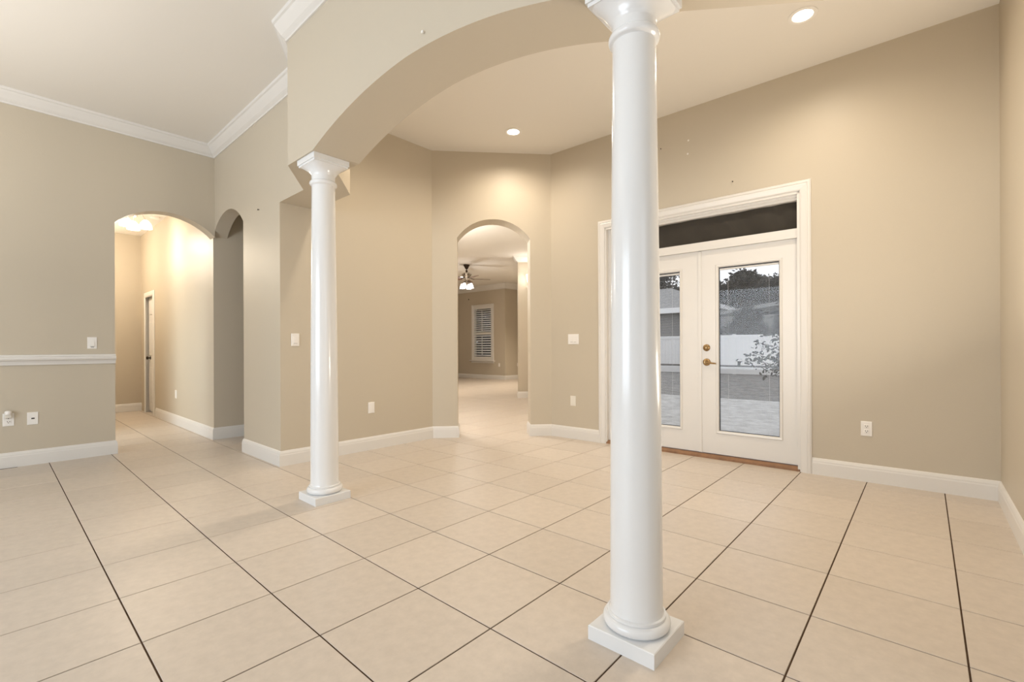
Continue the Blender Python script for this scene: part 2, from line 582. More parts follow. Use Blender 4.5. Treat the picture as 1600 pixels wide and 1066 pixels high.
def clip_tile(i, j):
    x0, x1 = OX + i * T + G, OX + (i + 1) * T - G
    y0, y1 = OY + j * T + G, OY + (j + 1) * T - G
    cx, cy = (x0 + x1) / 2, (y0 + y1) / 2
    c = [x0, x1, y0, y1]
    if cy > YL + 0.1 and cx < 3.3:                       # hall and side passage
        c[0] = max(c[0], 0.16)
        c[3] = min(c[3], 10.48)
    elif cx > 4.6 - 0.2 and cy < 3.5:
        c[1] = min(c[1], 4.74)
    if cx < XB + 0.2 and cy < -0.5:
        c[1] = min(c[1], XB + 0.14)
        c[2] = max(c[2], -2.34)
    elif cx > XB and cy < 0:
        c[2] = max(c[2], -0.54)
    c[0] = max(c[0], -3.74)
    if c[1] - c[0] < 0.02 or c[3] - c[2] < 0.02:
        return None
    cx, cy = (c[0] + c[1]) / 2, (c[2] + c[3]) / 2
    if cx > 4.74 and cy < 3.52 + (cx - 4.78) * 0.758 - 0.22:
        return None
    if cx > XB + 0.15 and cy < -0.545:
        return None
    if cx < 3.4 and cy > 10.45 or cy > 14.25 or cx > 12.85 or (cx > 11.7 and cy > 10.7) or cx < -3.7 or cy < -2.3:
        return None
    if cx < 0.15 and cy > YL + 0.15:
        return None
    return c


cells = []
for i in range(-9, 29):
    for j in range(-10, 27):
        c = clip_tile(i, j)
        if not c:
            continue
        cx, cy = (c[0] + c[1]) / 2, (c[2] + c[3]) / 2
        fw = cx * math.sin(YAW) + cy * math.cos(YAW)
        r = cx * math.cos(YAW) - cy * math.sin(YAW)
        seen = fw > 1.05 and abs(r) < fw * 1.105 + 0.55
        if seen and cy > YL + 0.2 and cx < 3.4 and not (0.3 < cx < 1.95):
            seen = False
        if seen and (cx > XB + 0.2 and YC + 0.25 < cy and cx < 3.6):
            seen = False
        if seen and cx < 0.9 and cy > YL + 0.2:
            seen = False
        cells.append((fw if seen else 1e3, c))
cells.sort(key=lambda t: t[0])
rest = MB()
for n, (k, c) in enumerate(cells):
    if n < 285 and k < 100:
        x0, x1, y0, y1 = c
        if abs(x1 - x0 - (T - 2 * G)) < 1e-4 and abs(y1 - y0 - (T - 2 * G)) < 1e-4:
            o = bpy.data.objects.new('tile', full_me)
            o.location = (x0 - G, y0 - G, 0)
            COL.objects.link(o)
            o.parent = fl
        else:
            tile_mesh(0, x1 - x0, 0, y1 - y0).build('tile', M['tile'], fl, loc=(x0, y0, 0))
    else:
        x0, x1, y0, y1 = c
        rest.bbox(x0, x1, y0, y1, -0.008, 0.0, 0.0014)
rest.build('far_tiles', M['tile'], fl, kind='stuff')


# ------------------------------------------------------------------ columns
def rsquare(h, z, e, n=32):
    """ring between circle (e=2) and square (large e), half width h"""
    pts = []
    for k in range(n):
        a = 2 * PI * (k + 0.5) / n
        c, s = math.cos(a), math.sin(a)
        r = (abs(c) ** e + abs(s) ** e) ** (-1.0 / e)
        pts.append((h * r * c, h * r * s, z))
    return pts


def make_column(label, x, y, top=HB):
    t = thing('column', label, 'column', (x, y, 0), 'columns under the arched header')
    t.scale = (1, 1, top / HB)
    MB().bbox(-0.13, 0.13, -0.13, 0.13, 0, 0.054, 0.003).build('plinth', M['column'], t)
    pr = [(0.110, 0.054)]
    for k in range(9):
        a = -PI / 2 + PI * k / 8
        pr.append((0.104 + 0.019 * math.cos(a), 0.076 + 0.021 * math.sin(a)))
    pr += [(0.107, 0.098), (0.107, 0.108), (0.099, 0.112)]
    MB().lathe(pr, 48).build('base_ring', M['column'], t, True)
    sh = [(0.101, 0.108), (0.096, 0.125)]
    for k in range(1, 17):
        u = k / 16
        sh.append((0.0955 - 0.0165 * u ** 1.5, 0.125 + (2.260 - 0.125) * u))
    MB().lathe(sh, 64).build('shaft', M['column'], t, True)
    ring = [(0.078, 2.256)]
    for k in range(9):
        a = -PI / 2 + PI * k / 8
        ring.append((0.082 + 0.012 * math.cos(a), 2.277 + 0.016 * math.sin(a)))
    ring += [(0.080, 2.295), (0.081, 2.335)]
    MB().lathe(ring, 48).build('neck_ring', M['column'], t, True)
    mb = MB()
    rings = [rsquare(0.081, 2.328, 2), rsquare(0.083, 2.338, 2), rsquare(0.086, 2.342, 2.0), rsquare(0.089, 2.352, 2.3),
             rsquare(0.094, 2.364, 3), rsquare(0.102, 2.376, 4.5), rsquare(0.113, 2.388, 8), rsquare(0.122, 2.395, 14)]
    n = 32
    vs = [p for r in rings for p in r]
    fs = [(i * n + k, i * n + (k + 1) % n, (i + 1) * n + (k + 1) % n, (i + 1) * n + k) for i in range(len(rings) - 1) for k in range(n)]
    fs += [tuple(range(n)), tuple(range((len(rings) - 1) * n, len(rings) * n))]
    mb.add(vs, fs)
    mb.build('capital', M['column'], t, True)
    mb = MB()
    mb.box(-0.124, 0.124, -0.124, 0.124, 2.394, 2.412)
    mb.box(-0.131, 0.131, -0.131, 0.131, 2.408, HB)
    mb.build('abacus', M['column'], t)
    return t


make_column('tall round white column at front right, hiding part of the french doors', 1.605, 0.812, HB - HDROP)
make_column('round white column further back at left, below the wall corner and beam', 1.605, 3.26)

# ------------------------------------------------------------------ french doors (door_1)
d1 = struct('door_1')
CAS = [(0, 0), (0.084, 0), (0.084, 0.010), (0.074, 0.018), (0.060, 0.020), (0.054, 0.015), (0.046, 0.017), (0.012, 0.012), (0.006, 0.010),
       (0, 0.006)]
mb = MB()
sweep(mb, [dw(DOOR_B, 0, 0), dw(DOOR_B, 0, DOOR_H), dw(DOOR_A, 0, DOOR_H), dw(DOOR_A, 0, 0)], CAS, -Dn, 1)
mb.build('casing', M['trim'], d1)
mb = MB()
for a, b, z0, z1, e0, e1 in ((DOOR_A - 0.002, DOOR_A + 0.022, 0, DOOR_H, 0.0, 0.16), (2.985, DOOR_B + 0.002, 0, DOOR_H, 0.045, 0.16),
                             (DOOR_B - 0.016, DOOR_B + 0.002, 0, DOOR_H, 0.0, 0.06),
                             (DOOR_A, DOOR_B, DOOR_H - 0.022, DOOR_H + 0.002, 0.0, 0.16)):
    mb.box(a, b, e0, e1, z0, z1, lambda p: dw(*p))
mb.build('jamb', M['trim'], d1)
mb = MB()
mb.box(DOOR_A + 0.02, 2.99, 0.035, 0.10, 2.372, 2.42, lambda p: dw(*p))
mb.box(DOOR_A + 0.02, 2.99, 0.022, 0.04, 2.396, 2.42, lambda p: dw(*p))
mb.build('head_stop', M['trim'], d1)
mb = MB()
mb.box(DOOR_A + 0.02, 2.99, 0.030, 0.12, 2.040, 2.125, lambda p: dw(*p))
mb.box(DOOR_A + 0.02, 2.99, 0.018, 0.034, 2.040, 2.060, lambda p: dw(*p))
mb.build('transom_bar', M['trim'], d1)
MB().box(DOOR_A + 0.02, 2.99, 0.060, 0.064, 2.12, 2.38, lambda p: dw(*p)).build('transom_glass', M['glass'], d1)
# black cloth hung behind the transom glass, loosely creased
mb = MB()
nx, nz = 60, 8
vs, fs = [], []
for b in range(nz + 1):
    for a in range(nx + 1):
        s = DOOR_A + 0.02 + (2.99 - DOOR_A - 0.02) * a / nx
        z = 2.10 + 0.3 * b / nz
        w = 0.010 * math.sin(s * 9 + z * 7) + 0.007 * math.sin(s * 23 - z * 19) + 0.012 * math.exp(-((s - 1.36 - (z - 2.2) * 0.5) / 0.05) ** 2)
        vs.append(dw(s, 0.085 + w * 0.8, z))
for b in range(nz):
    for a in range(nx):
        k = b * (nx + 1) + a
        fs.append((k, k + 1, k + nx + 2, k + nx + 1))
mb.add(vs, fs)
mb.build('transom_cloth', M['cloth'], d1, True)
mb = MB()
mb.prism([dw(DOOR_A + 0.005, 0.0, 0.0), dw(DOOR_A + 0.005, 0.0, 0.020), dw(DOOR_A + 0.005, 0.035, 0.036), dw(DOOR_A + 0.005, 0.16, 0.036),
          dw(DOOR_A + 0.005, 0.16, -0.05)], Ld * (DOOR_B - DOOR_A - 0.01))
mb.build('threshold', M['sill'], d1)


def frame_pts(mb, s0, s1, z0, z1, w, e0, e1):
    """flat rectangular ring of width w around the opening s0..s1, z0..z1"""
    mb.box(s0 - w, s0, e0, e1, z0 - w, z1 + w, lambda p: dw(*p))
    mb.box(s1, s1 + w, e0, e1, z0 - w, z1 + w, lambda p: dw(*p))
    mb.box(s0, s1, e0, e1, z0 - w, z0, lambda p: dw(*p))
    mb.box(s0, s1, e0, e1, z1, z1 + w, lambda p: dw(*p))


def door_leaf(s0, s1, g0, g1, active):
    zb, zt, gz0, gz1 = 0.045, 2.039, 0.270, 1.862
    mb = MB()
    f = lambda p: dw(*p)
    mb.box(s0, g0, 0.045, 0.089, zb, zt, f).box(g1, s1, 0.045, 0.089, zb, zt, f)
    mb.box(g0, g1, 0.045, 0.089, zb, gz0, f).box(g0, g1, 0.045, 0.089, gz1, zt, f)
    leaf = mb.build('door_leaf', M['door'], d1)
    mb = MB()
    sweep(mb, [dw(g0, 0.045, gz0), dw(g0, 0.045, gz1), dw(g1, 0.045, gz1), dw(g1, 0.045, gz0)],
          [(-0.002, -0.012), (0.024, -0.002), (0.024, 0.004), (0.018, 0.010), (0.006, 0.008), (-0.002, -0.002)], -Dn, -1, True)
    mb.build('glass_moulding', M['trim'], leaf)
    mb = MB()
    frame_pts(mb, g0 + 0.006, g1 - 0.006, gz0 + 0.005, gz1 - 0.012, 0.007, 0.056, 0.080)
    mb.build('gasket', M['gasket'], leaf)
    MB().box(g0, g1, 0.0575, 0.060, gz0, gz1, f).build('glass_pane', M['glass'], leaf)
    MB().box(g0, g1, 0.078, 0.080, gz0, gz1, f).build('glass_pane', M['glass'], leaf)
    # blind sealed between the panes
    mb = MB()
    z = gz0 + 0.014
    while z < gz1 - 0.03:
        mb.add([dw(g0 + 0.012, 0.0635, z), dw(g1 - 0.012, 0.0635, z), dw(g1 - 0.012, 0.069, z + 0.0014), dw(g0 + 0.012, 0.069, z + 0.0014),
                dw(g1 - 0.012, 0.0745, z + 0.0012), dw(g0 + 0.012, 0.0745, z + 0.0012)], [(0, 1, 2, 3), (3, 2, 4, 5)])
        z += 0.0113
    mb.build('blind_slats', M['slat'], leaf, kind='stuff', recalc=False)
    MB().box(g0 + 0.008, g1 - 0.008, 0.061, 0.077, gz1 - 0.030, gz1 - 0.013, f).build('blind_headrail', M['trim'], leaf)
    for s in (g0 + 0.085, g1 - 0.085):
        MB().tube([dw(s, 0.0625, gz0 + 0.01), dw(s, 0.0625, gz1 - 0.02)], 0.0008, 5).build('blind_cord', M['slat'], leaf)
    return leaf


right_leaf = door_leaf(1.252, 2.078, 1.392, 1.915, True)
left_leaf = door_leaf(2.096, 2.984, 2.292, 2.812, False)
MB().box(2.074, 2.104, 0.036, 0.048, 0.045, 2.034, lambda p: dw(*p)).build('astragal', M['door'], left_leaf)
MB().box(1.63, 1.735, 0.038, 0.047, 1.872, 1.880, lambda p: dw(*p)).build('blind_slider', M['orange'], right_leaf)


def knob_frame(s, z, e=0.045):
    o = dw(s, e, z)
    return lambda p: o + Ld * p[0] + Vector((0, 0, p[1])) - Dn * p[2]


MB().lathe([(0.034, 0.0), (0.034, 0.006), (0.030, 0.012), (0.020, 0.016), (0.016, 0.026), (0.010, 0.029)], 24,
           knob_frame(2.027, 1.080)).build('deadbolt', M['brass'], right_leaf, True)
lev = MB().lathe([(0.036, 0.0), (0.036, 0.007), (0.031, 0.014), (0.018, 0.018), (0.013, 0.040), (0.012, 0.052)], 24,
                 knob_frame(2.026, 0.938))
kf = knob_frame(2.026, 0.938)
lev.tube([kf((0.0, 0, 0.047)), kf((-0.03, -0.003, 0.050)), kf((-0.065, -0.009, 0.049)), kf((-0.10, -0.012, 0.046))],
         [0.011, 0.009, 0.008, 0.007], 8)
lev.build('lever_handle', M['brass'], right_leaf, True)
for z in (0.25, 1.05, 1.80):
    MB().tube([dw(1.249, 0.040, z - 0.045), dw(1.249, 0.040, z + 0.045)], 0.006, 8).build('hinge', M['trim'], right_leaf)


# ------------------------------------------------------------------ hall door (door_2)
d2 = struct('door_2')
hf = lambda p: Vector((XB + p[1], p[0], p[2]))
mb = MB()
sweep(mb, [hf((9.40, 0, 0)), hf((9.40, 0, 2.06)), hf((10.15, 0, 2.06)), hf((10.15, 0, 0))], CAS, (-1, 0, 0), 1)
mb.build('casing', M['trim'], d2)
mb = MB()
mb.box(9.398, 9.42, 0, 0.15, 0, 2.06, hf).box(10.13, 10.152, 0, 0.15, 0, 2.06, hf).box(9.40, 10.15, 0, 0.15, 2.04, 2.062, hf)
mb.build('jamb', M['trim'], d2)
mb = MB()
mb.box(9.42, 10.13, 0.05, 0.085, 0.022, 2.04, hf)
leaf2 = mb.build('door_leaf', M['hall_door'], d2)
for y0, y1 in ((9.50, 9.73), (9.82, 10.05)):
    for z0, z1 in ((0.18, 0.78), (0.98, 1.55), (1.68, 1.92)):
        MB().bbox(y0, y1, z0, z1, 0.0, 0.010, 0.008,
                  lambda p: Vector((XB + 0.05 - p[2], p[0], p[1]))).build('door_panel', M['hall_door'], leaf2)
kf2 = lambda p: Vector((XB + 0.05 - p[2], 9.97 + p[0], 0.94 + p[1]))
MB().lathe([(0.030, 0.0), (0.030, 0.006), (0.012, 0.010), (0.011, 0.030), (0.026, 0.040), (0.028, 0.052), (0.018, 0.062), (0.006, 0.064)], 20,
           kf2).build('door_knob', M['bronze'], leaf2, True)


# ------------------------------------------------------------------ wall plates
def plate_frame(o, d, n):
    """o centre on the wall, d the horizontal direction, n the normal into the room"""
    o, d, n = Vector(o), Vector(d), Vector(n)
    return lambda p: o + d * p[0] + Vector((0, 0, p[1])) + n * p[2]


def plate(name, label, cat, o, d, n, kind, group=None, w=0.074, h=0.118, m='plate'):
    o, d, n = Vector(o), Vector(d), Vector(n)
    rot = math.atan2(d.y, d.x)
    t = thing(name, label, cat, o, group)
    f = lambda p: d * p[0] + Vector((0, 0, p[1])) + n * p[2]
    MB().bbox(-w / 2, w / 2, -h / 2, h / 2, -0.001, 0.006, 0.003, f).build('cover_plate', M[m], t)
    if kind == 'rocker' or kind == 'dimmer' or kind == 'double':
        for c in ((-0.024, 0.024) if kind == 'double' else (0,)):
            mb = MB()
            mb.prism([f((c - 0.0165, -0.033, 0.006)), f((c - 0.0165, 0.033, 0.006)), f((c - 0.0165, 0.033, 0.008)), f((c - 0.0165, 0, 0.0095)),
                      f((c - 0.0165, -0.033, 0.012))], d * 0.033)
            mb.build('rocker', M[m], t)
            MB().box(c - 0.0175, c + 0.0175, -0.0355, -0.0335, 0.0055, 0.0066, f).build('rocker_gap', M['dark'], t)
            if kind == 'dimmer':
                MB().box(c - 0.012, c + 0.012, -0.046, -0.042, 0.0055, 0.008, f).build('dimmer_slide', M['dark'], t)
    elif kind == 'duplex':
        for zc in (0.0195, -0.0195):
            r = MB().bbox(-0.0165, 0.0165, zc - 0.0145, zc + 0.0145, 0.005, 0.0085, 0.002, f).build('socket', M[m], t)
            sl = MB()
            sl.box(-0.0085, -0.0055, zc - 0.003, zc + 0.008, 0.0083, 0.0090, f).box(0.0055, 0.0085, zc - 0.003, zc + 0.008, 0.0083, 0.0090, f)
            sl.box(-0.003, 0.003, zc - 0.011, zc - 0.006, 0.0083, 0.0090, f)
            sl.build('slot', M['dark'], r)
    elif kind == 'decora':
        MB().bbox(-0.0165, 0.0165, -0.033, 0.033, 0.005, 0.0085, 0.002, f).build('socket_insert', M[m], t)
    elif kind == 'jack':
        MB().box(-0.010, 0.012, -0.006, 0.006, 0.0058, 0.0068, f).build('jack_hole', M['dark'], t)
    return t


S_ = (1, 0, 0)
plate('light_switch', 'white dimmer switch above the chair rail on the left wall', 'light switch', (0.682, YL, 1.155), (1, 0, 0), (0, -1, 0), 'dimmer')
p = plate('wall_outlet', 'white outlet low on left wall with a plug-in freshener in it', 'outlet', (0.104, YL, 0.443), (1, 0, 0), (0, -1, 0), 'duplex')
f = plate_frame((0.102, YL, 0.49), (1, 0, 0), (0, -1, 0))
t = thing('air_freshener', 'small pale plug-in freshener in the outlet at far left', 'air freshener', (0.102, YL, 0.49))
fl_ = lambda p: Vector((p[0], -p[2], p[1]))
MB().bbox(-0.024, 0.024, -0.03, 0.012, 0.0095, 0.035, 0.006, fl_).build('plug_body', M['almond'], t)
MB().lathe([(0.022, 0.010), (0.024, 0.014), (0.024, 0.034), (0.020, 0.042), (0.012, 0.046)], 20,
           lambda p: Vector((p[0], p[1] - 0.034, p[2] - 0.008))).build('scent_bottle', M['plate'], t, True)
plate('cable_plate', 'square white cable plate with a dark jack beside the freshener outlet', 'wall plate', (0.260, YL, 0.438), (1, 0, 0), (0, -1, 0),
      'jack', None, 0.074, 0.118)
plate('light_switch', 'white rocker switch on the back wall just left of the far column', 'light switch', (1.911, YC, 1.172), (1, 0, 0), (0, -1, 0), 'rocker')
plate('wall_outlet', 'white outlet low on the back wall right of the far column', 'outlet', (2.715, YC, 0.45), (1, 0, 0), (0, -1, 0), 'decora')
plate('light_switch', 'white double rocker switch between the diagonal archway and french doors', 'light switch', dw(3.552, 0, 1.187), -Ld, -Dn, 'double', None,
      0.150, 0.122)
plate('wall_outlet', 'almond outlet low between the diagonal archway and the french doors', 'outlet', dw(3.560, 0, 0.451), -Ld, -Dn, 'decora', m='almond')
plate('wall_outlet', 'white duplex outlet right of the french doors', 'outlet', dw(0.770, 0, 0.425), -Ld, -Dn, 'duplex')
plate('wall_outlet', 'white outlet on the lit hall wall beside the hall door', 'outlet', (XB, 8.108, 0.436), (0, -1, 0), (-1, 0, 0), 'decora')
plate('wall_outlet', 'outlet below the shuttered window in the far room', 'outlet', (FX, 10.944, 0.50), (0, -1, 0), (-1, 0, 0), 'decora')
plate('wall_outlet', 'outlet on the dark recess wall of the far room', 'outlet', (12.25, FY, 0.50), (1, 0, 0), (0, -1, 0), 'decora')


# nails left in the walls, and white spackle spots modelled as small discs
def nail(label, o, n, m, r=0.006, name='nail'):
    o, n = Vector(o), Vector(n)
    q_ = n.to_track_quat('Z', 'Y')
    mb = MB().lathe([(r * 0.4, -0.004), (r * 0.4, 0.010), (r, 0.011), (r, 0.014), (r * 0.5, 0.016)], 10, lambda p: q_ @ Vector(p))
    ob = mb.build(name, M[m], loc=o)
    return tag(ob, label, 'nail')


nail('small dark nail in the wall right of the narrow side archway', (XB, 4.949, 2.472), (-1, 0, 0), 'bronze', 0.008)
nail('small dark nail in the wall above the french doors', dw(1.766, 0, 2.644), -Dn, 'bronze')
nail('small nail high on the french door wall beside the front column', dw(2.462, 0, 3.148), -Dn, 'bronze', 0.005)
nail('upper of two white spackle spots high above the french doors', dw(2.177, 0, 3.151), -Dn, 'plate', 0.009, 'spackle_spot')
nail('lower of two white spackle spots high above the french doors', dw(2.184, 0, 3.019), -Dn, 'plate', 0.009, 'spackle_spot')
nail('small white spackle spot on the face of the arched header', (1.462, 1.893, 2.687), (-1, 0, 0), 'plate', 0.008, 'spackle_spot')
nail('small nail in the far room wall above the shuttered window', (FX, 12.45, 2.86), (-1, 0, 0), 'bronze', 0.025)


# ------------------------------------------------------------------ lamps
def downlight(label, x, y, z, power, group, col=WARM, r=0.065, lens='lens', angle=160):
    t = thing('recessed_downlight', label, 'downlight', (x, y, z), group)
    MB().lathe([(r, -0.001), (r + 0.028, -0.001), (r + 0.028, -0.004), (r + 0.010, -0.008), (r, -0.004), (r, -0.001)], 40, cap=False).build(
        'trim_ring', M['plate'], t, True)
    MB().lathe([(r, 0.001), (r, -0.003), (r * 0.7, -0.006), (0.004, -0.008)], 40).build('lens', M[lens], t, True)
    l = bpy.data.lights.new('bulb', 'SPOT')
    l.energy, l.color, l.spot_size, l.spot_blend, l.shadow_soft_size = power, col, math.radians(angle), 1.0, 0.05
    o = bpy.data.objects.new('bulb', l)
    COL.objects.link(o)
    o.parent = t
    o.location = (0, 0, -0.02)
    return t


downlight('lit recessed downlight in the ceiling before the diagonal archway', 3.844, 3.397, CEIL, DOWN_POWER * 1.25, None)
downlight('lit recessed downlight at top right in the ceiling above the french doors', 3.896, 0.650, CEIL, DOWN_POWER, None)
downlight('small lit downlight in the far room ceiling behind the fan', 9.637, 10.691, 3.28, 12, None, SOFT, 0.06)



def spot(name, loc, power, col, angle=160):
    l = bpy.data.lights.new(name, 'SPOT')
    l.energy, l.color, l.spot_size, l.spot_blend, l.shadow_soft_size = power, col, math.radians(angle), 1.0, 0.06
    o = bpy.data.objects.new(name, l)
    COL.objects.link(o)
    o.location = loc


# lamps of the same ceilings that stay out of view: dining room behind the header, foyer beside the archway
spot('dining_lamp', (2.42, 3.40, CEIL - 0.02), DOWN_POWER, WARM)
spot('dining_lamp', (2.42, 0.65, CEIL - 0.02), DOWN_POWER, WARM)
point('hall_fill', (0.72, 9.5, 2.6), 50, WARM, 0.12)  # added unseen fill that brightens the back of the hall
point('foyer_lamp', (4.35, 5.75, 2.75), 165, SOFT, 0.15)
spot('far_room_fill', (6.5, 9.7, 3.0), 400, WARM, 130)  # added unseen fill for the far room walls and floor
spot('far_room_fill', (10.5, 8.6, 3.0), 330, WARM, 130)  # second added fill on the hidden right side of the far room
# hall fixture
t = thing('hall_light', 'hall ceiling light with curved arms and glowing frosted glass shades', 'ceiling light', (1.30, 8.0, 3.1))
MB().lathe([(0.075, 0), (0.075, -0.012), (0.060, -0.030), (0.014, -0.038), (0.012, -0.165), (0.028, -0.175), (0.028, -0.205), (0.010, -0.22)],
           24).build('canopy', M['nickel'], t, True)
for k in range(3):
    a = math.radians(-30 + 120 * k)
    c, s = math.cos(a), math.sin(a)
    arm = []
    for u in range(7):
        w = u / 6
        r_ = 0.02 + 0.10 * w
        arm.append((r_ * c, r_ * s, -0.19 + 0.05 * math.sin(w * PI) - 0.06 * w))
    MB().tube(arm, 0.006, 8).build('arm', M['nickel'], t, True)
    sh = MB().lathe([(0.022, 0.0), (0.034, -0.012), (0.060, -0.045), (0.072, -0.085), (0.074, -0.115), (0.071, -0.115), (0.050, -0.05), (0.02, -0.01)],
                    24, lambda p: Vector((p[0] + 0.12 * c, p[1] + 0.12 * s, p[2] - 0.25)))
    sh.build('glass_shade', M['shade'], t, True)
point('bulb', (1.30, 8.0, 2.62), 22, WARM, 0.12)
sm = MB().lathe([(0.055, 0.0), (0.058, -0.012), (0.050, -0.030), (0.020, -0.034)], 24).build('smoke_detector', M['plate'], None, True, loc=(1.655, 8.74, 3.1))
tag(sm, 'small round smoke detector on the hall ceiling right of the lamp', 'smoke detector')

# wall sconce on the stub wall of the family room
t = thing('wall_sconce', 'glowing glass wall sconce on the pier seen through the diagonal archway', 'wall lamp', (7.735, 6.41, 2.5))
nn = Vector((-0.7071, -0.7071, 0))
MB().lathe([(0.045, 0), (0.045, 0.012), (0.02, 0.02)], 20, lambda p: Vector((0.7071 * p[0], -0.7071 * p[0], p[1] - 0.09)) + nn * p[2]).build('back_plate', M['nickel'], t, True)
MB().tube([nn * 0.01 + Vector((0, 0, -0.09)), nn * 0.07 + Vector((0, 0, -0.12)), nn * 0.09 + Vector((0, 0, -0.04))], 0.008).build('arm', M['nickel'], t, True)
MB().lathe([(0.028, -0.05), (0.036, 0.0), (0.055, 0.08), (0.066, 0.16), (0.060, 0.16), (0.03, 0.0), (0.02, -0.04)], 20,
           lambda p: Vector(p) + nn * 0.09).build('glass_shade', M['shade_far'], t, True)
point('bulb', Vector((7.735, 6.41, 2.6)) + nn * 0.16, 9, SOFT, 0.06)

# ceiling fan of the family room
t = thing('ceiling_fan', 'dark bronze ceiling fan with glowing glass shades in the far room', 'ceiling fan', (8.327, 9.023, 3.28))
MB().lathe([(0.085, 0), (0.080, -0.02), (0.030, -0.11), (0.012, -0.12)], 24).build('canopy', M['bronze'], t, True)
MB().lathe([(0.012, -0.11), (0.012, -0.14), (0.030, -0.15), (0.030, -0.175), (0.012, -0.19), (0.012, -0.21)], 16).build('downrod', M['bronze'], t, True)
MB().lathe([(0.03, -0.20), (0.10, -0.215), (0.118, -0.24), (0.118, -0.27), (0.09, -0.31), (0.05, -0.36), (0.03, -0.42)], 28).build('motor_housing', M['nickel'], t, True)
for k in range(6):
    a = 2 * PI * k / 6 + 0.3
    MB().lathe([(0.018, 0.113), (0.012, 0.124)], 10, lambda p: Vector((p[2] * math.cos(a) - p[0] * math.sin(a), p[2] * math.sin(a) + p[0] * math.cos(a),
                                                                     p[1] - 0.255))).build('vent_boss', M['bronze'], t)
for k in range(5):
    a = 2 * PI * k / 5 - 0.62
    ca, sa = math.cos(a), math.sin(a)
    outl = [(0.16, -0.045), (0.30, -0.06), (0.55, -0.068), (0.62, -0.05), (0.64, 0.0), (0.62, 0.05), (0.55, 0.068), (0.30, 0.06), (0.16, 0.045)]
    MB().prism([(x * ca - y * sa, x * sa + y * ca, -0.375 + y * 0.2) for x, y in outl], (0, 0, 0.007)).build('blade', M['blade'], t)
    MB().tube([(0.08 * ca, 0.08 * sa, -0.33), (0.13 * ca, 0.13 * sa, -0.36), (0.20 * ca, 0.20 * sa, -0.378)], 0.010).build('blade_iron', M['bronze'], t, True)
for k in range(4):
    a = 2 * PI * k / 4 + 0.35
    ca, sa = math.cos(a), math.sin(a)
    MB().tube([(0.02 * ca, 0.02 * sa, -0.42), (0.07 * ca, 0.07 * sa, -0.44), (0.115 * ca, 0.115 * sa, -0.475), (0.125 * ca, 0.125 * sa, -0.50)], 0.011).build('light_arm', M['bronze'], t, True)
    MB().lathe([(0.020, -0.49), (0.034, -0.50), (0.058, -0.56), (0.070, -0.62), (0.066, -0.62), (0.03, -0.52)], 18,
               lambda p: Vector((p[0] + 0.13 * ca, p[1] + 0.13 * sa, p[2]))).build('glass_shade', M['shade_far'], t, True)
point('bulb', (8.327, 9.023, 2.50), 26, SOFT, 0.2)

# ------------------------------------------------------------------ shuttered window of the family room (window_1)
w1 = struct('window_1')
wf = lambda p: Vector((FX - p[2], p[0], p[1]))      # p = (y, z, into the room)
y0, y1, z0, z1 = WIN
mb = MB()
for a, b, c, d in ((y0 - 0.075, y0, z0 - 0.06, z1 + 0.07), (y1, y1 + 0.075, z0 - 0.06, z1 + 0.07), (y0, y1, z1, z1 + 0.07), (y0, y1, z0 - 0.06, z0)):
    mb.bbox(a, b, c, d, -0.01, 0.03, 0.006, wf)
mb.build('window_frame', M['trim'], w1)
mb = MB()
for a, b, c, d in ((y0, y0 + 0.055, z0, z1), (y1 - 0.055, y1, z0, z1), (y0 + 0.055, y1 - 0.055, z1 - 0.09, z1), (y0 + 0.055, y1 - 0.055, z0, z0 + 0.08),
                   (y0 + 0.055, y1 - 0.055, 1.555, 1.645)):
    mb.bbox(a, b, c, d, -0.012, 0.016, 0.004, wf)
mb.build('shutter_frame', M['trim'], w1)
for lo, hi, n in ((0.785, 1.55, 9), (1.65, 2.465, 11)):
    for k in range(n):
        zc = lo + (k + 0.5) * (hi - lo) / n
        pts = [(zc - 0.023, 0.026), (zc - 0.015, 0.030), (zc + 0.023, -0.024), (zc + 0.015, -0.030)]
        MB().prism([wf((y0 + 0.057, zz, dd - 0.01)) for zz, dd in pts], (0, y1 - y0 - 0.114, 0)).build('louver', M['trim'], w1)
    MB().box((y0 + y1) / 2 - 0.008, (y0 + y1) / 2 + 0.008, lo + 0.02, hi - 0.02, 0.026, 0.040, wf).build('tilt_rod', M['trim'], w1)
MB().box(y0, y1, z0, z1, -0.105, -0.10, wf).build('glass_pane', M['glass'], w1)
mb = MB()
mb.bbox(y0 - 0.14, y1 + 0.14, z0 - 0.085, z0 - 0.055, -0.01, 0.10, 0.01, wf)
mb.bbox(y0 - 0.09, y1 + 0.09, z0 - 0.15, z0 - 0.085, -0.01, 0.025, 0.006, wf)
mb.build('window_sill', M['trim'], w1)

# ------------------------------------------------------------------ garden
pat = slab('paver_patio', [(4.70, -9), (10.8, -9.2), (10.75, 12.0), (9.0, 6.35), (4.9, 3.35), (4.78, 3.3)], -0.16, -0.05, 'paver')
slab('garden_ground', [(10.6, -30), (70, -30), (70, 60), (12.5, 60), (10.6, 12)], -0.22, -0.07, 'ground')
pat['kind'] = 'structure'


